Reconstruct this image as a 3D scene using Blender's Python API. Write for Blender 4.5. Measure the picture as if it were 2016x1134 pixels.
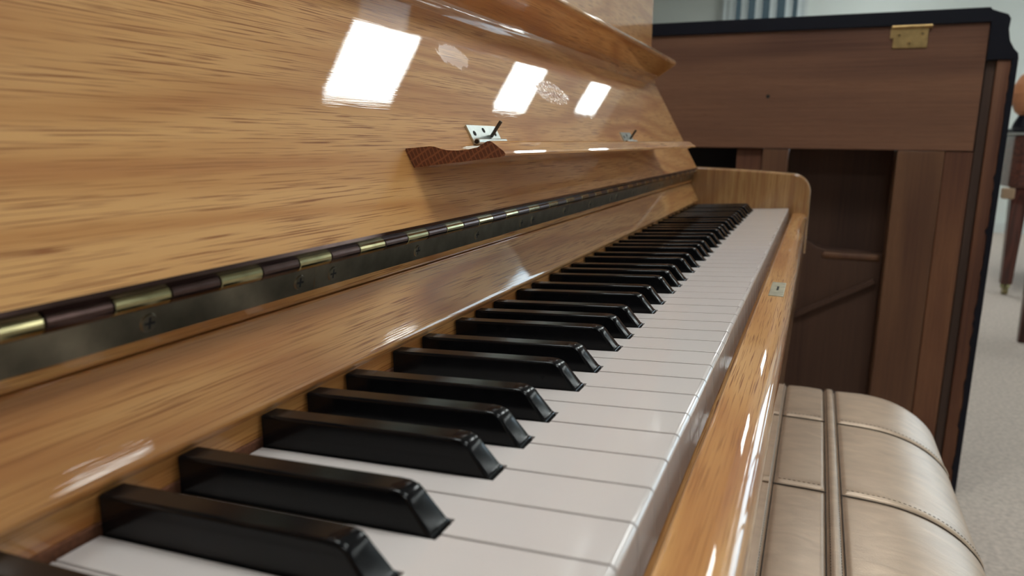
import bpy, bmesh, math, random
from mathutils import Vector, Matrix

# ------------------------------------------------------------------ camera, world, exposure
for o in list(bpy.data.objects): bpy.data.objects.remove(o)
sc = bpy.context.scene
COL = sc.collection
FLOOR = 735.0                     # mm from the floor to the front edge of the white key tops
def W(x, y, z): return Vector((x/1000.0, y/1000.0, (z+FLOOR)/1000.0))

cam_d = bpy.data.cameras.new('camera'); cam = bpy.data.objects.new('camera', cam_d); COL.objects.link(cam)
RX = Vector((0.92281376, 0.38509745, 0.01071080))
DN = Vector((0.08740205, -0.18220323, -0.97936861))
FW = Vector((-0.37520081, 0.90471097, -0.20179795))
M3 = Matrix((RX, -DN, -FW)).transposed()
cam.matrix_world = Matrix.Translation(W(39.403, -74.18, 108.824)) @ M3.to_4x4()
cam_d.sensor_width = 36.0
cam_d.lens = 36.0*1427.92/2016.0
cam_d.clip_start = 0.005
cam_d.dof.use_dof = True
cam_d.dof.focus_distance = 0.43
cam_d.dof.aperture_fstop = 12.0
cam_d.dof.aperture_blades = 0
sc.camera = cam

sc.view_settings.view_transform = 'Standard'
sc.view_settings.look = 'None'
sc.view_settings.gamma = 1.0
sc.view_settings.use_curve_mapping = False
sc.view_settings.exposure = 0.24
LIGHTS = [(500.0, -1500.0), (500.0, 720.0), (500.0, 3235.0), (465.0, 5230.0), (410.0, 7120.0), (-560.0, 420.0), (4300.0, 3235.0), (4300.0, 720.0), (4300.0, 7120.0)]  # the last panel is added out of view to brighten the far wall
STRIPS = [(2400.0, 1150.0+750.0*k) for k in range(10)]
LIGHT = 14.0                      # radiance of the ceiling panels

wd = bpy.data.worlds.new('world'); sc.world = wd; wd.use_nodes = True
wd.node_tree.nodes['Background'].inputs[0].default_value = (0.66, 0.80, 0.92, 1)
wd.node_tree.nodes['Background'].inputs[1].default_value = 6.0

# ------------------------------------------------------------------ materials
def new_mat(name):
    m = bpy.data.materials.new(name); m.use_nodes = True
    return m, m.node_tree.nodes, m.node_tree.links, m.node_tree.nodes['Principled BSDF']

def setp(b, **k):
    for n, v in k.items():
        n = n.replace('_', ' ')
        if isinstance(v, tuple) and len(v) == 3: v = (*v, 1)
        b.inputs[n].default_value = v

def plain(name, col, rough=0.5, metal=0.0, coat=0.0, noise=0.0, nscale=60.0, bump=0.0, spec=0.5, coat_rough=0.03):
    m, N, L, b = new_mat(name)
    setp(b, Base_Color=col, Roughness=rough, Metallic=metal, Coat_Weight=coat, Coat_Roughness=coat_rough)
    b.inputs['Specular IOR Level'].default_value = spec
    if noise or bump:
        tc = N.new('ShaderNodeTexCoord'); nz = N.new('ShaderNodeTexNoise')
        nz.inputs['Scale'].default_value = nscale; nz.inputs['Detail'].default_value = 5
        L.new(tc.outputs['Object'], nz.inputs['Vector'])
        if noise:
            mx = N.new('ShaderNodeMixRGB'); mx.blend_type = 'MULTIPLY'
            mx.inputs[1].default_value = (*col, 1)
            rp = N.new('ShaderNodeValToRGB')
            rp.color_ramp.elements[0].position = 0.3; rp.color_ramp.elements[1].position = 0.7
            rp.color_ramp.elements[0].color = (1-noise,)*3+(1,); rp.color_ramp.elements[1].color = (1, 1, 1, 1)
            L.new(nz.outputs['Fac'], rp.inputs[0]); L.new(rp.outputs[0], mx.inputs[2]); mx.inputs[0].default_value = 1
            L.new(mx.outputs[0], b.inputs['Base Color'])
        if bump:
            bp = N.new('ShaderNodeBump'); bp.inputs['Strength'].default_value = bump; bp.inputs['Distance'].default_value = 0.001
            L.new(nz.outputs['Fac'], bp.inputs['Height']); L.new(bp.outputs[0], b.inputs['Normal'])
    return m

def wood(name, light, mid, dark, axis='Y', pore=0.8, coat=1.0, rough=0.5, contour=9.0, broad=11.0, stretch=0.12, pore_f=2000.0, coat_bump=0.15, tint=None, seed=0.0, coat_rough=0.02, pore_len=0.0125):
    """grain along one axis: broad cathedral bands, fine lines, short dark pores; lacquer on top"""
    m, N, L, b = new_mat(name)
    tc = N.new('ShaderNodeTexCoord')
    def mapped(sc_across, sc_along, off):
        mp = N.new('ShaderNodeMapping')
        s = {'Y': (sc_across, sc_along, sc_across), 'Z': (sc_across, sc_across, sc_along), 'X': (sc_along, sc_across, sc_across)}[axis]
        mp.inputs['Scale'].default_value = s; mp.inputs['Location'].default_value = (off, off*1.7, off*0.6)
        L.new(tc.outputs['Object'], mp.inputs['Vector']); return mp
    def noise(mp, detail, rgh=0.55, dist=0.0):
        n = N.new('ShaderNodeTexNoise'); n.inputs['Scale'].default_value = 1.0; n.inputs['Detail'].default_value = detail
        n.inputs['Roughness'].default_value = rgh; n.inputs['Distortion'].default_value = dist
        L.new(mp.outputs[0], n.inputs['Vector']); return n
    def math_(op, a, v=None, c=None):
        n = N.new('ShaderNodeMath'); n.operation = op; L.new(a, n.inputs[0])
        if v is not None:
            if isinstance(v, float): n.inputs[1].default_value = v
            else: L.new(v, n.inputs[1])
        return n.outputs[0]
    def ramp(f, stops):
        r = N.new('ShaderNodeValToRGB'); e = r.color_ramp.elements
        while len(e) < len(stops): e.new(0.5)
        for i, (p, c) in enumerate(stops): e[i].position = p; e[i].color = (*c, 1)
        L.new(f, r.inputs[0]); return r.outputs[0]
    def mix(kind, fac, a, bb):
        n = N.new('ShaderNodeMixRGB'); n.blend_type = kind
        if isinstance(fac, float): n.inputs[0].default_value = fac
        else: L.new(fac, n.inputs[0])
        L.new(a, n.inputs[1])
        if isinstance(bb, tuple): n.inputs[2].default_value = (*bb, 1)
        else: L.new(bb, n.inputs[2])
        return n.outputs[0]
    nb = noise(mapped(broad, broad*stretch, 3.1+seed), 2, 0.5, 0.35)
    cont = math_('SINE', math_('MULTIPLY', nb.outputs['Fac'], contour*6.283))
    cont = math_('MULTIPLY', math_('ADD', cont, 1.0), 0.5)
    nl = noise(mapped(170.0, 3.0, 1.3+seed), 3, 0.6)
    nv = noise(mapped(5.0, 1.6, 8.0+seed), 2, 0.5)
    f = math_('MULTIPLY', cont, 0.34)
    f = math_('ADD', f, math_('MULTIPLY', nl.outputs['Fac'], 0.46))
    f = math_('ADD', f, math_('MULTIPLY', nv.outputs['Fac'], 0.34))
    col = ramp(f, [(0.30, dark), (0.52, mid), (0.80, light)])
    npz = noise(mapped(pore_f, pore_f*pore_len, 5.0+seed), 1.5, 0.5)
    pf = math_('MULTIPLY', npz.outputs['Fac'], 1.0)
    pm = ramp(pf, [(0.56, (0, 0, 0)), (0.64, (1, 1, 1))])
    dens = math_('MULTIPLY', math_('ADD', cont, 0.55), pore)
    pmv = N.new('ShaderNodeRGBToBW'); L.new(pm, pmv.inputs[0])
    pfac = N.new('ShaderNodeMath'); pfac.operation = 'MULTIPLY'; pfac.use_clamp = True
    L.new(pmv.outputs[0], pfac.inputs[0]); L.new(dens, pfac.inputs[1])
    col = mix('MULTIPLY', pfac.outputs[0], col, tint or (0.44, 0.30, 0.20))
    L.new(col, b.inputs['Base Color'])
    setp(b, Roughness=rough, Coat_Weight=coat, Coat_Roughness=coat_rough, Coat_IOR=1.45)
    b.inputs['Specular IOR Level'].default_value = 0.25
    bp = N.new('ShaderNodeBump'); bp.inputs['Strength'].default_value = 0.25; bp.inputs['Distance'].default_value = 0.0002
    L.new(nl.outputs['Fac'], bp.inputs['Height']); L.new(bp.outputs[0], b.inputs['Normal'])
    if coat_bump:
        b2 = N.new('ShaderNodeBump'); b2.inputs['Strength'].default_value = coat_bump; b2.inputs['Distance'].default_value = 0.00006
        L.new(npz.outputs['Fac'], b2.inputs['Height']); L.new(b2.outputs[0], b.inputs['Coat Normal'])
    return m
def endgrain():
    """sawn end of an oak moulding: dark red brown with pale crossing saw lines"""
    m, N, L, b = new_mat('oak_end_grain')
    tc = N.new('ShaderNodeTexCoord'); fac = None
    for rot, sc_, th in ((0.45, 130.0, 0.86), (-1.0, 70.0, 0.97)):
        mp = N.new('ShaderNodeMapping'); mp.inputs['Rotation'].default_value = (0, rot, 0); L.new(tc.outputs['Object'], mp.inputs[0])
        wv = N.new('ShaderNodeTexWave'); wv.inputs['Scale'].default_value = sc_; wv.inputs['Distortion'].default_value = 1.2; wv.inputs['Detail'].default_value = 2
        wv.inputs['Detail Scale'].default_value = 2.0
        L.new(mp.outputs[0], wv.inputs['Vector'])
        r = N.new('ShaderNodeValToRGB'); r.color_ramp.elements[0].position = th-0.2; r.color_ramp.elements[1].position = th+0.15
        L.new(wv.outputs['Fac'], r.inputs[0])
        if fac is None: fac = r.outputs[0]
        else:
            ad = N.new('ShaderNodeMixRGB'); ad.blend_type = 'LIGHTEN'; ad.inputs[0].default_value = 1
            L.new(fac, ad.inputs[1]); L.new(r.outputs[0], ad.inputs[2]); fac = ad.outputs[0]
    mx = N.new('ShaderNodeMixRGB'); L.new(fac, mx.inputs[0])
    mx.inputs[1].default_value = (0.15, 0.040, 0.018, 1); mx.inputs[2].default_value = (0.30, 0.10, 0.042, 1)
    L.new(mx.outputs[0], b.inputs['Base Color']); setp(b, Roughness=0.5, Coat_Weight=0.3, Coat_Roughness=0.15)
    return m
OAKL, OAKM, OAKD = (0.69, 0.362, 0.130), (0.58, 0.270, 0.082), (0.42, 0.152, 0.038)
M = {}
M['oak'] = wood('lacquered_oak', OAKL, OAKM, OAKD, 'Y')
M['oak_fall'] = wood('lacquered_oak_board', OAKL, OAKM, OAKD, 'Y', seed=2.3)
def wear(m):
    """a dulled patch and a rippled patch in the lacquer of the leaning board"""
    N, L = m.node_tree.nodes, m.node_tree.links; b = N['Principled BSDF']
    tc = N.new('ShaderNodeTexCoord')
    def blob(c, h, rag):
        nz = N.new('ShaderNodeTexNoise'); nz.inputs['Scale'].default_value = 160; L.new(tc.outputs['Object'], nz.inputs['Vector'])
        mp = N.new('ShaderNodeMapping'); mp.vector_type = 'TEXTURE'
        mp.inputs['Location'].default_value = c; mp.inputs['Scale'].default_value = h; L.new(tc.outputs['Object'], mp.inputs[0])
        ln = N.new('ShaderNodeVectorMath'); ln.operation = 'LENGTH'; L.new(mp.outputs[0], ln.inputs[0])
        a = N.new('ShaderNodeMath'); a.operation = 'MULTIPLY_ADD'; L.new(nz.outputs['Fac'], a.inputs[0]); a.inputs[1].default_value = rag; L.new(ln.outputs['Value'], a.inputs[2])
        r = N.new('ShaderNodeMapRange'); r.inputs['From Min'].default_value = 1.15+rag*0.5; r.inputs['From Max'].default_value = 0.95+rag*0.5
        L.new(a.outputs[0], r.inputs[0]); return r.outputs[0]
    f1 = blob((-0.0165, -0.193, 0.017), (0.012, 0.023, 0.009), 1.1)
    mr = N.new('ShaderNodeMapRange'); mr.inputs['To Min'].default_value = 0.02; mr.inputs['To Max'].default_value = 0.30
    L.new(f1, mr.inputs[0]); L.new(mr.outputs[0], b.inputs['Coat Roughness'])
    f2 = blob((-0.006, 0.0, 0.004), (0.012, 0.040, 0.011), 0.5)
    wv = N.new('ShaderNodeTexWave'); wv.bands_direction = 'Y'; wv.inputs['Scale'].default_value = 38; wv.inputs['Distortion'].default_value = 2.5; wv.inputs['Detail Scale'].default_value = 8
    L.new(tc.outputs['Object'], wv.inputs['Vector'])
    ml = N.new('ShaderNodeMath'); ml.operation = 'MULTIPLY'; L.new(f2, ml.inputs[0]); L.new(wv.outputs['Fac'], ml.inputs[1])
    bp = N.new('ShaderNodeBump'); bp.inputs['Strength'].default_value = 1.0; bp.inputs['Distance'].default_value = 0.0004
    L.new(ml.outputs[0], bp.inputs['Height'])
    old = b.inputs['Coat Normal'].links[0].from_socket
    L.new(old, bp.inputs['Normal']); L.new(bp.outputs[0], b.inputs['Coat Normal'])
wear(M['oak_fall'])
M['oak_up'] = wood('lacquered_oak_upright', OAKL, OAKM, OAKD, 'Z', seed=4.0)
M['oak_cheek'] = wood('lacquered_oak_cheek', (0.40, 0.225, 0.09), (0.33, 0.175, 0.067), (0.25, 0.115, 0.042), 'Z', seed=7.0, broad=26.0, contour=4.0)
M['oak_endgrain'] = endgrain()
M['walnut_x'] = wood('walnut_across', (0.231, 0.109, 0.063), (0.168, 0.078, 0.048), (0.101, 0.044, 0.029), 'X', pore=0.35, coat=0.0, rough=0.5, broad=5.0, contour=3.0, coat_bump=0, tint=(0.6, 0.5, 0.45))
M['walnut_z'] = wood('walnut_upright', (0.209, 0.091, 0.046), (0.148, 0.061, 0.034), (0.085, 0.034, 0.023), 'Z', pore=0.35, coat=0.0, rough=0.5, broad=9.0, contour=3.0, coat_bump=0, tint=(0.6, 0.5, 0.45))
M['walnut_z2'] = wood('walnut_upright_pale', (0.180, 0.086, 0.045), (0.142, 0.066, 0.036), (0.10, 0.044, 0.027), 'Z', pore=0.35, coat=0.0, rough=0.5, broad=9.0, contour=3.0, coat_bump=0, tint=(0.6, 0.5, 0.45), seed=2.0)
M['walnut_side'] = wood('walnut_side_dark', (0.096, 0.058, 0.042), (0.077, 0.045, 0.034), (0.051, 0.029, 0.022), 'Z', pore=0.3, coat=0.0, rough=0.5, broad=9.0, contour=3.0, coat_bump=0, tint=(0.6, 0.5, 0.45), seed=5.0)
M['soundboard'] = wood('aged_spruce', (0.099, 0.051, 0.033), (0.075, 0.038, 0.026), (0.048, 0.024, 0.018), 'Z', pore=0.2, coat=0.0, rough=0.55, broad=4.0, contour=2.0, coat_bump=0, tint=(0.7, 0.6, 0.55), seed=9.0)
M['black_lacquer'] = plain('black_lacquer', (0.007, 0.007, 0.013), 0.45, spec=0.2)
M['opening_dark'] = plain('opening_shade_black', (0.006, 0.006, 0.008), 0.9)
M['mahogany'] = wood('mahogany', (0.10, 0.028, 0.018), (0.07, 0.018, 0.012), (0.035, 0.010, 0.008), 'Z', pore=0.3, coat=0.8, coat_bump=0, seed=1.0, tint=(0.6, 0.5, 0.45))
M['mahogany_x'] = wood('mahogany_rim', (0.13, 0.036, 0.020), (0.09, 0.024, 0.014), (0.045, 0.012, 0.008), 'X', pore=0.3, coat=0.8, coat_bump=0, seed=1.0, tint=(0.6, 0.5, 0.45))
M['white_key'] = plain('white_key_plastic', (0.69, 0.625, 0.60), 0.08, spec=0.5)
M['black_key'] = plain('black_key_plastic', (0.0065, 0.0065, 0.0075), 0.16, noise=0.4, nscale=300, spec=0.24)
M['felt'] = plain('red_brown_felt', (0.20, 0.075, 0.035), 0.95, noise=0.4, nscale=900)
M['brass'] = plain('aged_brass', (0.42, 0.37, 0.20), 0.14, metal=1.0, noise=0.25, nscale=120)
M['bronze'] = plain('dark_bronze', (0.10, 0.062, 0.055), 0.22, metal=1.0, noise=0.3, nscale=150)
M['plate'] = plain('hinge_leaf_metal', (0.33, 0.285, 0.205), 0.28, metal=1.0, noise=0.35, nscale=90)
M['steel'] = plain('nickel', (0.66, 0.70, 0.66), 0.3, metal=1.0, noise=0.15, nscale=200)
M['lock_metal'] = plain('worn_lock_plate', (0.52, 0.47, 0.34), 0.42, metal=0.6, noise=0.35, nscale=160)
M['gold'] = plain('gold_brass', (0.55, 0.36, 0.16), 0.38, metal=1.0, noise=0.3, nscale=60)
M['dark'] = plain('dark_recess', (0.01, 0.008, 0.007), 0.8)
M['pin'] = plain('dark_pin_steel', (0.09, 0.09, 0.085), 0.4, metal=1.0)

def leather():
    m, N, L, b = new_mat('pearl_leather')
    tc = N.new('ShaderNodeTexCoord')
    mp = N.new('ShaderNodeMapping'); mp.inputs['Scale'].default_value = (26, 60, 26); L.new(tc.outputs['Object'], mp.inputs[0])
    mp.inputs['Rotation'].default_value = (0, 0, 0.5)
    n1 = N.new('ShaderNodeTexNoise'); n1.inputs['Scale'].default_value = 1.0; n1.inputs['Detail'].default_value = 6; n1.inputs['Distortion'].default_value = 0.8
    L.new(mp.outputs[0], n1.inputs['Vector'])
    n2 = N.new('ShaderNodeTexNoise'); n2.inputs['Scale'].default_value = 700; n2.inputs['Detail'].default_value = 3
    L.new(tc.outputs['Object'], n2.inputs['Vector'])
    r = N.new('ShaderNodeValToRGB'); r.color_ramp.elements[0].position = 0.3; r.color_ramp.elements[1].position = 0.72
    r.color_ramp.elements[0].color = (0.49, 0.355, 0.255, 1); r.color_ramp.elements[1].color = (0.63, 0.465, 0.335, 1)
    L.new(n1.outputs['Fac'], r.inputs[0]); L.new(r.outputs[0], b.inputs['Base Color'])
    ad = N.new('ShaderNodeMath'); ad.operation = 'ADD'; L.new(n1.outputs['Fac'], ad.inputs[0])
    ml = N.new('ShaderNodeMath'); ml.operation = 'MULTIPLY'; ml.inputs[1].default_value = 0.3; L.new(n2.outputs['Fac'], ml.inputs[0]); L.new(ml.outputs[0], ad.inputs[1])
    bp = N.new('ShaderNodeBump'); bp.inputs['Strength'].default_value = 0.5; bp.inputs['Distance'].default_value = 0.001
    L.new(ad.outputs[0], bp.inputs['Height']); L.new(bp.outputs[0], b.inputs['Normal'])
    setp(b, Roughness=0.36, Metallic=0.25); b.inputs['Specular IOR Level'].default_value = 0.6
    return m
M['leather'] = leather()
M['seam'] = plain('seam_thread_shadow', (0.055, 0.038, 0.028), 0.8)  # dark thread line, with the shadow along the seam put into its colour
M['thread'] = plain('brown_thread', (0.14, 0.095, 0.065), 0.8)
M['carpet'] = plain('grey_carpet', (0.64, 0.545, 0.475), 0.95, noise=0.3, nscale=90, bump=1.0, spec=0.1)
M['wall'] = plain('pale_wall_paint', (0.74, 0.79, 0.76), 0.7, noise=0.03, nscale=4)
M['ceiling'] = plain('ceiling_tile', (0.50, 0.50, 0.49), 0.9, noise=0.08, nscale=40)
M['white_trim'] = plain('white_trim', (0.70, 0.74, 0.73), 0.5)
M['vane'] = plain('blind_vane', (0.66, 0.73, 0.75), 0.7)
M['tan'] = plain('tan_glaze', (0.50, 0.20, 0.09), 0.4)
M['tan_block'] = plain('tan_wood_block', (0.36, 0.24, 0.15), 0.5)

def glass(name, tint):
    m, N, L, b = new_mat(name)
    tr = N.new('ShaderNodeBsdfTransparent'); tr.inputs[0].default_value = (*tint, 1)
    gl = N.new('ShaderNodeBsdfGlossy'); gl.inputs['Roughness'].default_value = 0.02
    fr = N.new('ShaderNodeFresnel'); fr.inputs[0].default_value = 1.3
    mx = N.new('ShaderNodeMixShader'); L.new(fr.outputs[0], mx.inputs[0]); L.new(tr.outputs[0], mx.inputs[1]); L.new(gl.outputs[0], mx.inputs[2])
    L.new(mx.outputs[0], N['Material Output'].inputs['Surface'])
    return m
M['glass'] = glass('window_glass', (0.93, 0.96, 0.96))
M['glass_dimmed'] = glass('sky_dimming_glass', (0.10, 0.112, 0.112))  # dark tint put in to dim the bright sky behind the blind
def lamp():
    m, N, L, b = new_mat('light_diffuser')
    setp(b, Base_Color=(0.9, 0.9, 0.9), Emission_Color=(0.94, 1.0, 0.98), Emission_Strength=LIGHT)
    return m
M['lamp'] = lamp()

# ------------------------------------------------------------------ geometry helpers (all sizes in mm, axes of the world)
class MB:
    def __init__(s): s.bm = bmesh.new(); s.mi = 0
    def _f(s, vs):
        try:
            f = s.bm.faces.new(vs); f.material_index = s.mi; return f
        except ValueError: return None
    def box(s, x0, x1, y0, y1, z0, z1):
        v = [s.bm.verts.new((x, y, z)) for x in (x0, x1) for y in (y0, y1) for z in (z0, z1)]
        for a in ((0, 1, 3, 2), (4, 6, 7, 5), (0, 4, 5, 1), (2, 3, 7, 6), (0, 2, 6, 4), (1, 5, 7, 3)): s._f([v[i] for i in a])
        return s
    def prism_y(s, pts, y0, y1):
        a = [s.bm.verts.new((x, y0, z)) for x, z in pts]; b = [s.bm.verts.new((x, y1, z)) for x, z in pts]
        n = len(pts); s._f(a); s._f(b[::-1])
        for i in range(n): s._f([a[i], b[i], b[(i+1) % n], a[(i+1) % n]])
        return s
    def prism_z(s, pts, z0, z1):
        a = [s.bm.verts.new((x, y, z0)) for x, y in pts]; b = [s.bm.verts.new((x, y, z1)) for x, y in pts]
        n = len(pts); s._f(a); s._f(b[::-1])
        for i in range(n): s._f([a[i], b[i], b[(i+1) % n], a[(i+1) % n]])
        return s
    def tube(s, p0, p1, r0, r1=None, n=14, caps=True):
        r1 = r0 if r1 is None else r1
        p0, p1 = Vector(p0), Vector(p1); d = (p1-p0).normalized()
        u = d.orthogonal().normalized(); w = d.cross(u)
        A, B = [], []
        for i in range(n):
            a = 2*math.pi*i/n; k = u*math.cos(a)+w*math.sin(a)
            A.append(s.bm.verts.new(p0+k*r0)); B.append(s.bm.verts.new(p1+k*r1))
        for i in range(n): s._f([A[i], A[(i+1) % n], B[(i+1) % n], B[i]])
        if caps: s._f(A[::-1]); s._f(B)
        return s
    def lathe(s, prof, c, n=28):
        rings = []
        for r, z in prof: rings.append([s.bm.verts.new((c[0]+r*math.cos(2*math.pi*i/n), c[1]+r*math.sin(2*math.pi*i/n), c[2]+z)) for i in range(n)])
        for a, b in zip(rings, rings[1:]):
            for i in range(n): s._f([a[i], a[(i+1) % n], b[(i+1) % n], b[i]])
        s._f(rings[0][::-1]); s._f(rings[-1]); return s
    def bevel(s, w, seg=2, ang=30.0, sel=None):
        s.bm.normal_update()
        es = [e for e in s.bm.edges if len(e.link_faces) == 2 and e.calc_face_angle(0) > math.radians(ang) and (sel is None or sel(e))]
        if es: bmesh.ops.bevel(s.bm, geom=es, offset=w, segments=seg, profile=0.5, affect='EDGES', clamp_overlap=True)
        return s
    def xf(s, m): bmesh.ops.transform(s.bm, matrix=m, verts=s.bm.verts); return s
    def mesh(s, name, mats, smooth=True, origin=(0, 0, 0), angle=35.0, flat=0.12):
        bmesh.ops.recalc_face_normals(s.bm, faces=s.bm.faces)
        o = Vector(origin)
        for v in s.bm.verts: v.co = (v.co-o)/1000.0
        me = bpy.data.meshes.new(name); s.bm.to_mesh(me); s.bm.free()
        for m in (mats if isinstance(mats, (list, tuple)) else [mats]): me.materials.append(M[m])
        if smooth:
            for p in me.polygons: p.use_smooth = True
            me.set_sharp_from_angle(angle=math.radians(angle))
            if flat:
                big = max(p.area for p in me.polygons)*flat
                for p in me.polygons:
                    if p.area > big: p.use_smooth = False
        return me

def tag(o, label=None, cat=None, group=None, kind=None):
    for k, v in (('label', label), ('category', cat), ('group', group), ('kind', kind)):
        if v: o[k] = v
    return o
def wloc(o): return o.matrix_world.translation if False else o['_w']
def empty(name, xyz, label, cat, group=None):
    o = bpy.data.objects.new(name, None); COL.objects.link(o); o.location = W(*xyz); o.empty_display_size = 0.05
    WORLD[o] = Vector(xyz); return tag(o, label, cat, group)
WORLD = {}
def put(name, me, parent=None, origin=(0, 0, 0), label=None, rot=None):
    """link a mesh whose local zero is `origin` (mm); children are placed relative to their parent"""
    o = bpy.data.objects.new(name, me); COL.objects.link(o)
    WORLD[o] = Vector(origin)
    if parent is not None:
        o.parent = parent; o.location = (Vector(origin)-WORLD[parent])/1000.0
    else: o.location = W(*origin)
    if rot: o.rotation_euler = rot
    if label: o['label'] = label
    return o
def part(name, mb, mats, parent, origin=None, label=None, smooth=True, angle=35.0, flat=0.12):
    origin = WORLD[parent] if origin is None else Vector(origin)
    return put(name, mb.mesh(name, mats, smooth, origin, angle, flat), parent, origin, label)
def arc(cx, cz, r, a0, a1, n):
    return [(cx+r*math.cos(math.radians(a0+(a1-a0)*i/n)), cz+r*math.sin(math.radians(a0+(a1-a0)*i/n))) for i in range(n+1)]

# ------------------------------------------------------------------ the room
X0, X1, Y0, Y1 = -3200.0, 5600.0, -3600.0, 8200.0
ZF, ZC = -FLOOR, 2700.0-FLOOR
def struct(name, mb, mat, label=None, smooth=False):
    o = put(name, mb.mesh(name, mat, smooth), None, (0, 0, 0)); tag(o, label, kind='structure'); return o
struct('floor', MB().box(X0, X1, Y0, Y1, ZF-60, ZF), 'carpet', 'light grey carpet across the showroom floor')
struct('ceiling', MB().box(X0, X1, Y0, Y1, ZC, ZC+60), 'ceiling', 'pale tiled ceiling with square light panels')
struct('wall_left', MB().box(X0-100, X0, Y0, Y1, ZF, ZC), 'wall', 'pale painted side wall')
struct('wall_right', MB().box(X1, X1+100, Y0, Y1, ZF, ZC), 'wall', 'pale painted side wall opposite')
struct('wall_front', MB().box(X0, X1, Y0-100, Y0, ZF, ZC), 'wall', 'pale painted end wall')
wx0, wx1, wz0, wz1 = -1040.0, -215.0, 150.0, 1820.0
w = MB()
vx0, vx1, vz0, vz1 = 2500.0, 5350.0, -420.0, 1560.0     # wide shop window further along the same wall
w.box(X0, wx0, Y1, Y1+120, ZF, ZC); w.box(wx1, vx0, Y1, Y1+120, ZF, ZC); w.box(vx1, X1, Y1, Y1+120, ZF, ZC)
w.box(vx0, vx1, Y1, Y1+120, ZF, vz0); w.box(vx0, vx1, Y1, Y1+120, vz1, ZC)
w.box(wx0, wx1, Y1, Y1+120, ZF, wz0); w.box(wx0, wx1, Y1, Y1+120, wz1, ZC)
struct('wall_back', w, 'wall', 'pale green grey wall holding the window')
wf = MB()
wf.box(wx0-20, wx0+40, Y1-25, Y1+60, wz0-40, wz1+40); wf.box(wx1-60, wx1+25, Y1-25, Y1+60, wz0-40, wz1+40)
wf.box(wx0+40, wx1-60, Y1-25, Y1+60, wz0-40, wz0+20); wf.box(wx0+40, wx1-60, Y1-25, Y1+60, wz1-20, wz1+40)
win = struct('window_1', wf, 'white_trim', 'white framed window with upright blind vanes')
part('pane', MB().box(wx0+41, wx1-61, Y1+38, Y1+44, wz0+21, wz1-21), 'glass_dimmed', win)
wf = MB()
for a in (vx0, vx0+930, vx0+1860, vx1-60): wf.box(a, a+60, Y1+10, Y1+70, vz0, vz1)
win2 = struct('window_2', wf, 'white_trim', 'wide daylit shop window with upright mullions')
for a in (vx0+60, vx0+990, vx0+1920): part('pane', MB().box(a+1, min(a+869, vx1-61), Y1+38, Y1+44, vz0, vz1), 'glass', win2)
bb = MB().box(X0, X1, Y1-16, Y1, ZF, ZF+100)
struct('baseboard_back', bb, 'white_trim', 'white baseboard along the window wall')

vb = empty('vertical_blind', ((wx0+wx1)/2, Y1-60, wz0+30), 'pale vertical blind with open vanes hanging in front of the window', 'blind')
part('head_rail', MB().box(wx0, wx1, Y1-85, Y1-45, wz1-10, wz1+40).bevel(4), 'white_trim', vb)
vane = None
for px in (-985, -925, -805, -665, -525, -375, -260):
    org = (px, Y1-64, wz0+30)
    if vane is None:
        mb = MB()
        p = [(-34, -32), (0, -24), (34, -32), (34, -30.5), (0, -22.5), (-34, -30.5)]
        mb.prism_z([(x+org[0], y+28+org[1]) for x, y in p], org[2], wz1-10)
        vane = mb.mesh('vane', 'vane', True, org)
    put('vane', vane, vb, org)

# ceiling light panels
PANEL = ('square white light panel set flush in the tiled ceiling', 'light panels in the ceiling grid', 222, [None])
STRIP = ('narrow white strip light in a row along the tiled ceiling', 'strip lights in a row on the ceiling', 62, [None])
def ceiling_light(x, y, sort):
    label, group, hx, first = sort
    r = empty('ceiling_light', (x, y, ZC), label, 'ceiling light', group)
    if first[0] is None:
        mb = MB(); hy, t = 322, 14
        for b in ((-hx, hx, -hy, -hy+t), (-hx, hx, hy-t, hy), (-hx, -hx+t, -hy+t, hy-t), (hx-t, hx, -hy+t, hy-t)):
            mb.box(x+b[0], x+b[1], y+b[2], y+b[3], ZC-12, ZC-1)
        d = MB().box(x-hx+t, x+hx-t, y-hy+t, y+hy-t, ZC-8, ZC-2)
        first[0] = (mb.mesh('frame', 'white_trim', False, (x, y, ZC)), d.mesh('diffuser', 'lamp', False, (x, y, ZC)))
    put('frame', first[0][0], r, (x, y, ZC)); put('diffuser', first[0][1], r, (x, y, ZC))
for lx, ly in LIGHTS: ceiling_light(lx, ly, PANEL)
for lx, ly in STRIPS: ceiling_light(lx, ly, STRIP)

# ------------------------------------------------------------------ the oak piano
piano = empty('upright_piano', (-200, 611, ZF), 'glossy light oak upright piano with its keyboard lid open', 'piano')
YN, YF = -30.0, 1224.0          # inner faces of the two cheeks
TAU = 0.06                      # the keys rise a little towards the player

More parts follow.
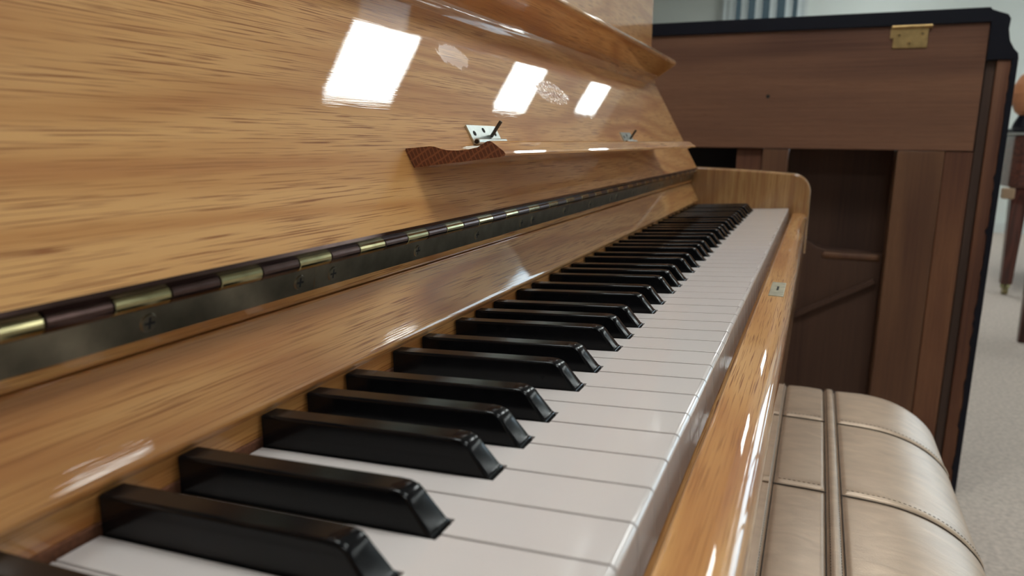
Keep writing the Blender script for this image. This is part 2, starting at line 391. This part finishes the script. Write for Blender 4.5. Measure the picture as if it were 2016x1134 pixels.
# keys
P = 23.5
def black_centre(k):
    o, n = divmod(k, 5)
    return ((3, 4, 6, 7, 8)[n]+7*o)*P + (-3.0, 3.0, -4.0, 0.0, 4.0)[n]
blacks = [1*P+4.0]+[black_centre(k) for k in range(35)]
def black_key_mesh():
    bm = MB(); hb, ht, H = 5.7, 4.7, 12.4
    prof = [(-149.7, -6.0), (-149.7, H), (-68.0, H), (-64.6, H-0.25), (-62.2, H-1.0), (-60.6, H-2.4), (-59.4, H-4.4), (-54.2, 1.1), (-53.2, 0.6), (-52.9, -6.0)]
    def hw(x, z):
        t = max(0.0, min(1.0, z/H)); w_ = hb+(ht-hb)*t
        if x > -64 and z > 6: w_ -= 0.5*(z-6)/6
        return w_
    n = len(prof)
    A = [bm.bm.verts.new((x, -hw(x, z), z)) for x, z in prof]; B = [bm.bm.verts.new((x, hw(x, z), z)) for x, z in prof]
    bm._f(A); bm._f(B[::-1])
    for i in range(n): bm._f([A[i], B[i], B[(i+1) % n], A[(i+1) % n]])
    bm.bm.normal_update()
    es = [e for e in bm.bm.edges if len(e.link_faces) == 2 and e.calc_face_angle(0) > 0.9 and all(v.co.z > 0.5 for v in e.verts) and all(v.co.x > -149 for v in e.verts) or (abs(e.verts[0].co.z-H) < .01 and abs(e.verts[1].co.z-H) < .01 and e.verts[0].co.y*e.verts[1].co.y > 0)]
    bmesh.ops.bevel(bm.bm, geom=es, offset=1.15, segments=3, profile=0.5, affect='EDGES', clamp_overlap=True)
    return bm.mesh('black_key', 'black_key', True, (0, 0, 0), 40)
bk = black_key_mesh()
for y in blacks: put('black_key', bk, piano, (0, y, 0), rot=(0, -TAU, 0))

white_cache = {}
for i in range(52):
    y0, y1 = i*P, (i+1)*P
    lo = [b for b in blacks if abs(b-y0) < 8]; hi = [b for b in blacks if abs(b-y1) < 8]
    g = 0.5
    a0, a1 = g, P-g
    t0 = (lo[0]+6.3-y0) if lo else a0
    t1 = (hi[0]-6.3-y0) if hi else a1
    key = (round(t0, 2), round(t1, 2))
    if key not in white_cache:
        mb = MB(); pts = [(0, a0), (0, a1), (-51.8, a1)]
        if hi: pts.append((-51.8, t1))
        pts += [(-149.6, t1), (-149.6, t0)]
        if lo: pts.append((-51.8, t0))
        pts.append((-51.8, a0))
        if not lo: pts.pop()
        mb.prism_z(pts, -20.5, 0.0)
        mb.bevel(2.2, 5, 30, lambda e: all(abs(v.co.z) < .01 and v.co.x > -0.01 for v in e.verts))
        mb.bevel(0.7, 2, 60, lambda e: all(abs(v.co.z) < .01 for v in e.verts) and all(v.co.x > -149 for v in e.verts))
        white_cache[key] = mb.mesh('white_key', 'white_key', True, (0, 0, 0), 45)
    put('white_key', white_cache[key], piano, (0, y0, 0), rot=(0, -TAU, 0))

# fixed board behind the keys, felt strip, hinge rail
part('key_felt', MB().box(-152.5, -150.3, YN+2, YF-2, -10.5, -5.6).bevel(0.6), 'felt', piano, label='thin red brown felt strip behind the keys')
nb = [(-151.2, -5.4), (-151.2, 3.4), (-150.4, 4.3), (-149.5, 5.2), (-149.0, 6.4), (-149.3, 7.8), (-150.0, 9.2), (-163.2, 36.2), (-163.9, 36.9), (-174, 37.0), (-174, -5.4)]
part('nameboard', MB().prism_y(nb, YN+1, YF-1), 'oak', piano, (-160, 611, 15), angle=50)
rail = [(-165.2, 37.2), (-164.6, 37.6), (-162.9, 38.6), (-162.3, 39.8), (-158.9, 56.6), (-160.5, 57.0), (-176, 47.0), (-176, 37.2)]
part('hinge_rail', MB().prism_y(rail, YN+1, YF-1), 'oak', piano, (-165, 611, 45), angle=50)

# fallboard: long board leaning back with a lip along its upper edge
LA = math.radians(29.5)
D = Vector((-math.sin(LA), 0, math.cos(LA))); NN = Vector((math.cos(LA), 0, math.sin(LA)))
PB = Vector((-153.0, 0, 61.3))
def pan(s_, n_=0.0, y=0.0): v = PB+D*s_+NN*n_; return Vector((v.x, y, v.z))
def pxz(s_, n_=0.0): v = pan(s_, n_); return (v.x, v.z)
cove = Vector((-236.7, 0, 209.3)); tip = Vector((-198.0, 0, 236.4))
ld = (tip-cove).normalized(); lm = Vector((-ld.z, 0, ld.x))
def lip(a, b): v = cove+ld*a+lm*b; return (v.x, v.z)
fb = [pxz(-0.2, -1.6), pxz(0.2, -0.5), pxz(1.4, 0.0)]
fb += [pxz(s_, 0) for s_ in (40, 80, 120, 158)]
fb += [pxz(164.5, 0.35), pxz(167.6, 1.5), lip(2.6, -0.15), lip(6.0, 0.0), lip(12.0, 0.0), lip(43.0, 0.0)]
fb += [lip(45.3, 0.6), lip(46.8, 2.2), lip(47.4, 4.6), lip(47.0, 7.4), lip(45.2, 9.8), lip(42.0, 11.4), lip(36.0, 12.4), lip(12.0, 13.0), lip(0.0, 13.4)]
fb += [pxz(176.0, -13.0), pxz(172.0, -17.0), pxz(4.0, -17.0), pxz(1.0, -9.0)]
FY0, FY1 = YN+2, YF-4
fall = part('fallboard', MB().prism_y(fb, FY0, FY1).bevel(2.2, 2, 60, lambda e: abs(e.verts[0].co.y-e.verts[1].co.y) < .01), 'oak_fall', piano, (-195, 611, 150), label='leaning glossy oak board with a lip along its upper edge', angle=40)

# folded-out music ledge on the fallboard
LY0, LY1 = 286.0, 934.0
lp = [(-171.4, 92.0), (-175.9, 101.6), (-175.6, 102.7), (-160.0, 104.2), (-157.0, 103.9), (-153.5, 102.9), (-149.0, 102.2), (-143.0, 102.1), (-136.5, 102.8), (-131.0, 104.0), (-127.6, 106.0), (-125.4, 107.3), (-123.8, 107.5), (-122.4, 106.9), (-115.6, 102.2), (-114.6, 101.0), (-115.0, 99.8), (-117.0, 99.2)]
mb = MB().prism_y(lp, LY0, LY1)
for f in mb.bm.faces:
    if len(f.verts) > 10 and f.calc_center_median().y < LY0+1: f.material_index = 1
ml = part('music_ledge', mb, ['oak', 'oak_endgrain'], fall, (-145, 611, 100), label='oak music ledge with a pencil groove and end grain showing', angle=28)
# saw marks on the end of the ledge
# small nickel hinges carrying the ledge
def ledge_hinge(y0, y1):
    mb = MB(); o = pan(57, 0, (y0+y1)/2)
    def slab(s0, s1, n0, n1, a, b):
        v = [mb.bm.verts.new(pan(s_, n_, y)) for s_ in (s0, s1) for n_ in (n0, n1) for y in (a, b)]
        for q in ((0, 1, 3, 2), (4, 6, 7, 5), (0, 4, 5, 1), (2, 3, 7, 6), (0, 2, 6, 4), (1, 5, 7, 3)): mb._f([v[i] for i in q])
    slab(50.0, 63.8, 0.1, 1.5, y0, y1)
    p0, p1 = pan(50.2, 3.2, y0), pan(50.2, 3.2, y1)
    mb.tube(p0, p1, 2.1, n=12)
    mb.mi = 1
    mb.tube(pan(50.2, 3.2, y0-0.6), pan(50.2, 3.2, y0+0.2), 1.5, n=10)
    c = (y0+y1)/2
    for yy, ss in ((y0+7, 57.5), (c, 60.0), (y1-7, 57.5)): mb.tube(pan(ss, 1.2, yy), pan(ss, 1.75, yy), 1.9, n=12)
    mb.mi = 2
    mb.tube(pan(55.0, 1.4, c+8), pan(61.0, 13.0, c+9), 1.3, n=10)
    part('ledge_hinge', mb, ['steel', 'dark', 'pin'], fall, o, label='small nickel hinge with a dark stop pin')
ledge_hinge(378, 426); ledge_hinge(796, 844)

# continuous hinge: leaves, knuckles, screws
ph = part('piano_hinge', MB().prism_y([(-162.35, 42.9), (-161.2, 42.7), (-158.4, 56.4), (-159.5, 56.6)], YN+2, 180.9).prism_y([(-162.35, 42.9), (-161.2, 42.7), (-158.4, 56.4), (-159.5, 56.6)], 181.5, 433.7).prism_y([(-162.35, 42.9), (-161.2, 42.7), (-158.4, 56.4), (-159.5, 56.6)], 434.3, 686.5).prism_y([(-162.35, 42.9), (-161.2, 42.7), (-158.4, 56.4), (-159.5, 56.6)], 687.1, 939.3).prism_y([(-162.35, 42.9), (-161.2, 42.7), (-158.4, 56.4), (-159.5, 56.6)], 939.9, YF-3), 'plate', piano, (-160, 611, 50), label='long aged brass hinge under the leaning board')
part('upper_leaf', MB().prism_y([(-157.9, 57.0), (-157.0, 56.2), (-152.2, 61.9), (-153.2, 63.2)], FY0+1, FY1-1), 'bronze', ph, (-155, 611, 60), label='dark bronze upper hinge leaf')
kn = {}
def knuckle(y0, y1, mat):
    key = (mat, round(y1-y0, 1))
    c = (-155.6, (y0+y1)/2, 57.4)
    if key not in kn:
        mb = MB().tube((c[0], y0, c[2]), (c[0], y1, c[2]), 3.3, n=20).bevel(0.35, 2, 50)
        kn[key] = mb.mesh('knuckle', mat, True, c)
    put('knuckle', kn[key], ph, c)
k, y = 0, 54.8-21.5*3
while y < YF-26:
    knuckle(y+0.25, y+21.25, 'brass' if k % 2 == 0 else 'bronze'); y += 21.5; k += 1
sd = Vector((0.979, 0, -0.20)).normalized()   # outward normal of the lower leaf
def screw_mesh():
    mb = MB().tube((0, 0, 0), sd*0.7, 3.4, 3.0, n=18)
    u = Vector((0, 1, 0)); v_ = sd.cross(u)
    mb.mi = 1
    for a, b_ in ((u, v_), (v_, u)):
        vs = [sd*h+a*p_+b_*q_ for h in (0.5, 0.78) for p_ in (-2.1, 2.1) for q_ in (-0.45, 0.45)]
        vs = [mb.bm.verts.new(x) for x in vs]
        for q in ((0, 1, 3, 2), (4, 6, 7, 5), (0, 4, 5, 1), (2, 3, 7, 6), (0, 2, 6, 4), (1, 5, 7, 3)): mb._f([vs[i] for i in q])
    return mb.mesh('screw', ['plate', 'dark'])
sm = screw_mesh()
for base in (-71.4, 181.2, 434.0, 686.8, 939.6):
    for off in (12.5, 89.0, 165.5, 242.0):
        yy = base+off
        if YN+6 < yy < YF-8: put('screw', sm, ph, (-160.25, yy, 48.0))

# cheeks, key blocks, key slip
def cheek(y0, y1):
    pts = [(-252, 66), (-149, 63.6), (-80, 61.6), (-30, 59.2)]
    pts += [(-9, 57.6)]+arc(0.5, 26.0, 31.0, 84, 4, 7)+[(31.5, 20.0), (31.5, -75.0), (-252, -75.0)]
    mb = MB().prism_y(pts, y0, y1)
    mb.bevel(3.5, 3, 60, lambda e: abs(e.verts[0].co.y-e.verts[1].co.y) < .01 and e.verts[0].co.x+e.verts[1].co.x > -500)
    part('cheek', mb, 'oak_cheek', piano, (-100, (y0+y1)/2, 0), angle=40)
cheek(YF, YF+42); cheek(YN-42, YN)
part('key_block', MB().box(-150, 5.5, YN+0.5, -2.0, -24, -7).bevel(1.5), 'oak', piano)
slip = [(6.4, -60), (6.4, -9.2), (6.9, -8.3), (7.8, -8.0), (19.5, -8.0)]+arc(19.5, -18.6, 10.6, 82, 0, 8)+[(30.1, -60)]
ks = part('key_slip', MB().prism_y(slip, YN+0.5, YF-0.5), 'oak', piano, (18, 611, -30), label='narrow glossy oak rail in front of the white keys', angle=28)
mb = MB().box(12.2, 25.4-2.2, 508, 566, -8.3, -7.3).bevel(0.6, 2)
mb.mi = 1
mb.box(17.0, 18.6, 530, 546, -7.5, -7.15)
lk = part('lock_plate', mb, ['lock_metal', 'dark'], ks, label='small worn pale metal lock plate let into the rail')
part('keybed', MB().box(-250, 6.0, YN+0.5, YF-0.5, -75, -26), 'oak', piano)
# case
part('upper_panel', MB().box(-274, -254, YN-46, YF+46, 120, 425).bevel(1.0), 'oak', piano, (-264, 611, 300))
for y0, y1 in ((YF+10, YF+46), (YN-46, YN-10)):
    part('side_panel', MB().box(-610, -274.5, y0, y1, ZF+40, 425).bevel(1.5), 'oak_up', piano, (-430, (y0+y1)/2, 0))
part('lid', MB().box(-620, -238, YN-60, YF+60, 425.5, 447).bevel(5, 3), 'oak', piano, (-430, 611, 436))
part('lower_panel', MB().box(-262, -244, YN-9, YF+9, ZF+95, -76), 'oak', piano, (-255, 611, -350))
part('base_board', MB().box(-610, -236, YN-9, YF+9, ZF+30, ZF+94).bevel(2), 'oak', piano, (-430, 611, ZF+50))
part('back_panel', MB().box(-612, -598, YN-9, YF+9, ZF+95, 424), 'soundboard', piano, (-605, 611, -150))
for yy in (YN-21, YF+21):
    mb = MB(); q = [(-21, -21), (21, -21), (21, 21), (-21, 21)]
    mb.prism_z([(-20+a, yy+b_) for a, b_ in [(-26, -21), (26, -21), (26, 21), (-26, 21)]], ZF+40, -75.5).bevel(4, 2)
    part('leg', mb, 'oak_up', piano, (-20, yy, -400))
    part('toe_block', MB().box(-300, 40, yy-22, yy+22, ZF+0.5, ZF+39.5).bevel(6, 2), 'oak', piano, (-130, yy, ZF+20))

# ------------------------------------------------------------------ padded bench
BX0, BX1, BY0, BY1, BZ = -118.0, 214.0, 180.0, 1064.0, -228.0
bench = empty('piano_bench', ((BX0+BX1)/2, (BY0+BY1)/2, ZF), 'pearly beige leather padded bench with stitched strips by the oak piano', 'bench')
RR = 96.0; RV = 52.0; cx, cy = (BX0+BX1)/2, (BY0+BY1)/2; ha, hb_ = (BX1-BX0)/2, (BY1-BY0)/2
PM, QM = ha-RR+RR*1.45, hb_-RR+RR*1.45
S1, S2 = 18.0-cx, 81.0-cx                     # two lengthwise strips
QS = [857.0-cy, 653.0-cy, 449.0-cy]           # cross seams
def surf(p, q, off=0.0):
    def side(t, h):
        c = max(-(h-RR), min(h-RR, t)); e = t-c
        return c, max(-1.48, min(1.48, e/RR))
    c, th = side(p, ha); d, ph_ = side(q, hb_)
    n = Vector((math.sin(th)*math.cos(ph_), math.sin(ph_)*math.cos(th), math.cos(th)*math.cos(ph_)))
    n.normalize()
    crown = 7.0*(1-min(1, (p/ha)**2))*(1-min(1, (q/hb_)**2))
    return Vector((cx+c, cy+d, BZ-RV-7.0+crown))+Vector((n.x*(RR+off), n.y*(RR+off), n.z*(RV+off)))
def patch(p0, p1, q0, q1, seams, lift=0.0):
    mb = MB()
    def ticks(a, b, step):
        n = max(2, int((b-a)/step)); t = [a+(b-a)*i/n for i in range(n+1)]
        t += [a+1.2, a+3, a+6, b-1.2, b-3, b-6]; return sorted(set(x for x in t if a <= x <= b))
    tp, tq = ticks(p0, p1, 9.0), ticks(q0, q1, 12.0)
    def off(p, q):
        e = min(p-p0, p1-p) if seams[0] else 99
        f = min(q-q0, q1-q) if seams[1] else 99
        m = min(e, f); puff = min(2.2, 0.25*max(0, m-2)**0.5)
        ridge = 1.6*math.exp(-((q-q0-7)/4.0)**2) if seams[2] else 0.0
        return lift-4.5*math.exp(-(m/1.7)**2)+puff+ridge
    g = [[mb.bm.verts.new(surf(p, q, off(p, q))) for q in tq] for p in tp]
    for i in range(len(tp)-1):
        for j in range(len(tq)-1): mb._f([g[i][j], g[i+1][j], g[i+1][j+1], g[i][j+1]])
    return mb
qedges = [-QM]+sorted(QS)+[QM]
pedges = [(-PM, S1-6.5), (S1+6.5, S2-6.5), (S2+6.5, PM)]
for (a, b_) in pedges:
    for j in range(len(qedges)-1):
        part('leather_panel', patch(a, b_, qedges[j], qedges[j+1], (True, True, j > 0)), 'leather', bench, angle=80, flat=0)
for s_ in (S1, S2):
    part('leather_strip', patch(s_-6.5, s_+6.5, -QM, QM, (True, False, False), 1.6), 'leather', bench, angle=80, flat=0)
mb = MB()
for s_ in (S1, S2):
    for e in (-4.2, 4.2):
        q = -QM+20
        while q < QM-20:
            a, b_ = surf(s_+e, q, 2.1), surf(s_+e, q+2.6, 2.1)
            mb.tube(a, b_, 0.42, n=4); q += 4.6
for qs in QS:
    for (a0, b0) in pedges:
        p_ = a0+5
        while p_ < b0-5:
            mb.tube(surf(p_, qs+10.5, 1.6), surf(p_+2.4, qs+10.5, 1.6), 0.3, n=4); p_ += 4.6
st = part('stitching', mb, 'thread', bench, smooth=False); st['kind'] = 'stuff'
def seam(pts, r=0.85):
    mb = MB()
    for a, b_ in zip(pts, pts[1:]): mb.tube(a, b_, r, n=6, caps=False)
    part('seam', mb, 'seam', bench, label='dark brown seam line with shadow in its colour')
for qs in QS:
    for (a0, b0) in pedges: seam([surf(a0+(b0-a0)*i/24, qs-1.0, 0.2) for i in range(25)])
for s_ in (S1, S2):
    for e in (-7.2, 7.2): seam([surf(s_+e, -QM+2*QM*i/60, 0.0) for i in range(61)], 0.5)
sk = MB(); ring = []
def rr_pts(inset, r, n=8):
    pts = []
    for sx, sy, a0 in ((1, 1, 0), (-1, 1, 90), (-1, -1, 180), (1, -1, 270)):
        for i in range(n+1):
            a = math.radians(a0+90*i/n)
            pts.append((cx+sx*(ha-inset-r)+r*math.cos(a), cy+sy*(hb_-inset-r)+r*math.sin(a)))
    return pts
sk.prism_z(rr_pts(0.5, RR), BZ-RV-52, BZ-RV-8).bevel(3, 2)
part('cushion_side', sk, 'leather', bench, angle=50, flat=0)
part('apron', MB().prism_z(rr_pts(12, 84), BZ-RV-120, BZ-RV-52.5), 'oak', bench, (cx, cy, BZ-150), angle=50)
lg = None
for sx in (-1, 1):
    for sy in (-1, 1):
        o = (cx+sx*(ha-62), cy+sy*(hb_-62), ZF)
        if lg is None:
            mb = MB()
            a = [mb.bm.verts.new((o[0]+x, o[1]+y_, ZF+0.5)) for x, y_ in ((-15, -15), (15, -15), (15, 15), (-15, 15))]
            b_ = [mb.bm.verts.new((o[0]+x, o[1]+y_, BZ-RV-100)) for x, y_ in ((-22, -22), (22, -22), (22, 22), (-22, 22))]
            mb._f(a); mb._f(b_[::-1])
            for i in range(4): mb._f([a[i], b_[i], b_[(i+1) % 4], a[(i+1) % 4]])
            mb.bevel(3, 2); lg = mb.mesh('leg', 'oak_up', True, o)
        put('leg', lg, bench, o)

# ------------------------------------------------------------------ walnut piano seen from behind
YW = 1850.0
wp = empty('upright_piano', (-330, YW+300, ZF), 'dark walnut upright piano standing with its open wooden back towards the bench', 'piano')
lidp = [(-1075, 397), (352, 397), (356, 392), (372, 386), (386, 381), (392, 372), (391, 350), (396, 326), (405, 310), (414, 300), (416, 288), (357, 288), (357, 367.5), (-1075, 367.5)]
part('lid', MB().prism_y(lidp, YW-6, YW+560), 'black_lacquer', wp, (-330, YW+250, 380), angle=30)
part('top_beam', MB().box(-1040, 356.5, YW, YW+55, 92, 367).bevel(2), 'walnut_x', wp, (-330, YW+25, 230))
part('peg_hole', MB().tube((-89, YW-0.6, 216), (-89, YW+2, 216), 4.5, n=14), 'dark', wp)
def post(x0, x1, yo, mat, z0=ZF+70): part('back_post', MB().box(x0, x1, YW+yo, YW+90, z0, 91.5).bevel(3), mat, wp, ((x0+x1)/2, YW+40, -300))
post(-154, -92, 14, 'walnut_z'); post(-91, -31, 2, 'walnut_z2'); post(206, 302, 0, 'walnut_z2'); post(303, 358, 3, 'walnut_z')
post(-1040, -880, 0, 'walnut_z'); post(-600, -480, 0, 'walnut_z')
part('side_strip', MB().box(359.5, 378, YW+8, YW+60, ZF+30, 287.5).bevel(1.5), 'walnut_side', wp, (368, YW+30, -200))
part('side_panel', MB().box(378.5, 405, YW-2, YW+520, ZF+12, 287.5).bevel(2), 'walnut_z', wp, (392, YW+200, -200))
# outer black face of the case side, its back edge chipped
random.seed(4)
mb = MB(); zs = [ZF+2+i*12 for i in range(85)]; zs = [z for z in zs if z < 287]+[287.5]
L_, R_ = [], []
for i, z in enumerate(zs):
    c = 405.4+(random.random()**3)*(-5.5 if z < 60 else -2.5)
    L_.append((c, z)); R_.append((416.0, z))
mb.prism_y(L_+R_[::-1], YW-5, YW+540)
part('outer_side', mb, 'black_lacquer', wp, (412, YW+200, -200), smooth=False)
part('bottom_rail', MB().box(-1040, 358, YW, YW+60, ZF+10, ZF+69).bevel(2), 'walnut_x', wp, (-330, YW+30, ZF+40))
part('soundboard', MB().box(-1039, 357, YW+118, YW+128, ZF+72, 91), 'soundboard', wp, (-330, YW+122, -300))
part('opening_shade_sheet', MB().box(-479, -155, YW+96, YW+100, -180, 91.4), 'opening_dark', wp, (-300, YW+98, -40))  # black sheet gives the deep opening its shade by colour
# lower board in the bay with a shelf-like upper edge and a slanting rib
part('bay_board', MB().prism_y([(-30.5, -110), (2, -117), (52, -152), (70, -158), (205, -162), (205, ZF+75), (-30.5, ZF+75)], YW+62, YW+116).bevel(2), 'soundboard', wp, (90, YW+80, -400))
part('bay_ledge', MB().box(66, 200, YW+58, YW+117, -181, -163).bevel(7, 3), 'walnut_z2', wp, (130, YW+80, -172))
ra, rb = Vector((-30, 0, -352)), Vector((190, 0, -222))
rd = (rb-ra).normalized(); rn = Vector((-rd.z, 0, rd.x))
mb = MB().prism_y([((ra+rn*k).x, (ra+rn*k).z) for k in (0, -14)]+[((rb+rn*k).x, (rb+rn*k).z) for k in (-14, 0)], YW+50, YW+61.5).bevel(2)
part('rib', mb, 'soundboard', wp, (80, YW+55, -290))
# gold hinge plate under the lid
lh = part('lid_hinge', MB().box(170, 240, YW-2.6, YW-0.2, 318, 366).bevel(2.5, 2).tube((166, YW-4.6, 364), (246, YW-4.6, 364), 4.2, n=14).box(164, 172, YW-3.0, YW-0.4, 340, 366), 'gold', wp, (205, YW, 342), label='gold coloured lid hinge plate')
for sx, sz in ((182, 346), (228, 348), (204, 328)):
    o = (sx, YW-2.7, sz)
    mb = MB().tube((sx, YW-2.2, sz), (sx, YW-4.0, sz), 5.2, 4.0, n=16); mb.mi = 1
    mb.box(sx-3, sx+3, YW-4.25, YW-3.7, sz-0.7, sz+0.7); mb.box(sx-0.7, sx+0.7, YW-4.25, YW-3.7, sz-3, sz+3)
    part('screw', mb, ['gold', 'dark'], lh, o)

# ------------------------------------------------------------------ things further back
GX, GY = 1020.0, 4700.0
gp = empty('grand_piano', (GX+700, GY+500, ZF), 'brown mahogany grand piano with a black lid and castered legs', 'piano')
plan = [(0, 30), (40, 0), (1350, 0), (1400, 40), (1400, 900), (1250, 1330), (1000, 1500), (760, 1480), (560, 1250), (330, 1000), (60, 840), (0, 780)]
part('rim', MB().prism_z([(GX+x, GY+y_) for x, y_ in plan], -128, 158).bevel(14, 3, 40), 'mahogany_x', gp, (GX+700, GY+600, 0), angle=40)
part('lid', MB().prism_z([(GX-18+x*1.02, GY-18+y_*1.02) for x, y_ in plan], 172, 192).bevel(5, 2, 40), 'black_lacquer', gp, (GX+700, GY+600, 180), angle=40)
part('lid_edge', MB().prism_z([(GX-2+x, GY-2+y_) for x, y_ in plan], 158.5, 171.5), 'white_trim', gp, (GX+700, GY+600, 165), label='pale line beneath the lid')
part('corner_block', MB().box(GX-26, GX+34, GY+4, GY+60, -190, -130).bevel(8, 2), 'tan_block', gp)
for lx, ly in ((62, 60), (1320, 70), (800, 1330)):
    o = (GX+lx, GY+ly, ZF); mb = MB()
    a = [mb.bm.verts.new((o[0]+x, o[1]+y_, ZF+62)) for x, y_ in ((-28, -28), (28, -28), (28, 28), (-28, 28))]
    b_ = [mb.bm.verts.new((o[0]+x, o[1]+y_, -128.5)) for x, y_ in ((-42, -42), (42, -42), (42, 42), (-42, 42))]
    mb._f(a); mb._f(b_[::-1])
    for i in range(4): mb._f([a[i], b_[i], b_[(i+1) % 4], a[(i+1) % 4]])
    mb.bevel(6, 2); part_leg = part('leg', mb, 'mahogany', gp, o)
    part('caster', MB().tube((o[0]-13, o[1], ZF+26), (o[0]+13, o[1], ZF+26), 25.5, n=18).lathe([(22, 0), (26, 6), (22, 24)], (o[0], o[1], ZF+40)), 'brass', part_leg, o)
vs = empty('vase', (GX+60, GY+120, 192.5), 'tan rounded vase with a dark foot on the black grand piano lid', 'vase')
part('foot', MB().lathe([(62, 0.5), (66, 6), (58, 34), (40, 72)], (GX+60, GY+120, 192)), 'black_lacquer', vs)
part('body', MB().lathe([(40, 72), (62, 92), (84, 140), (88, 190), (78, 240), (56, 285), (40, 300)], (GX+60, GY+120, 192)), 'tan', vs)

b2 = empty('piano_bench', (1185, 3430, ZF), 'dark mahogany wooden bench in front of the grand piano', 'bench')
part('seat', MB().box(885, 1485, 3232, 3624, -290, -245).bevel(8, 2), 'mahogany_x', b2, (1185, 3430, -265))
part('apron', MB().box(905, 1465, 3252, 3604, -350, -290.5), 'mahogany_x', b2, (1185, 3430, -320))
for lx in (922, 1450):
    for ly in (3270, 3590):
        mb = MB()
        a = [mb.bm.verts.new((lx+x, ly+y_, ZF+0.5)) for x, y_ in ((-17, -17), (17, -17), (17, 17), (-17, 17))]
        b_ = [mb.bm.verts.new((lx+x, ly+y_, -290.5)) for x, y_ in ((-24, -24), (24, -24), (24, 24), (-24, 24))]
        mb._f(a); mb._f(b_[::-1])
        for i in range(4): mb._f([a[i], b_[i], b_[(i+1) % 4], a[(i+1) % 4]])
        part('leg', mb.bevel(3, 2), 'mahogany', b2, (lx, ly, -500))
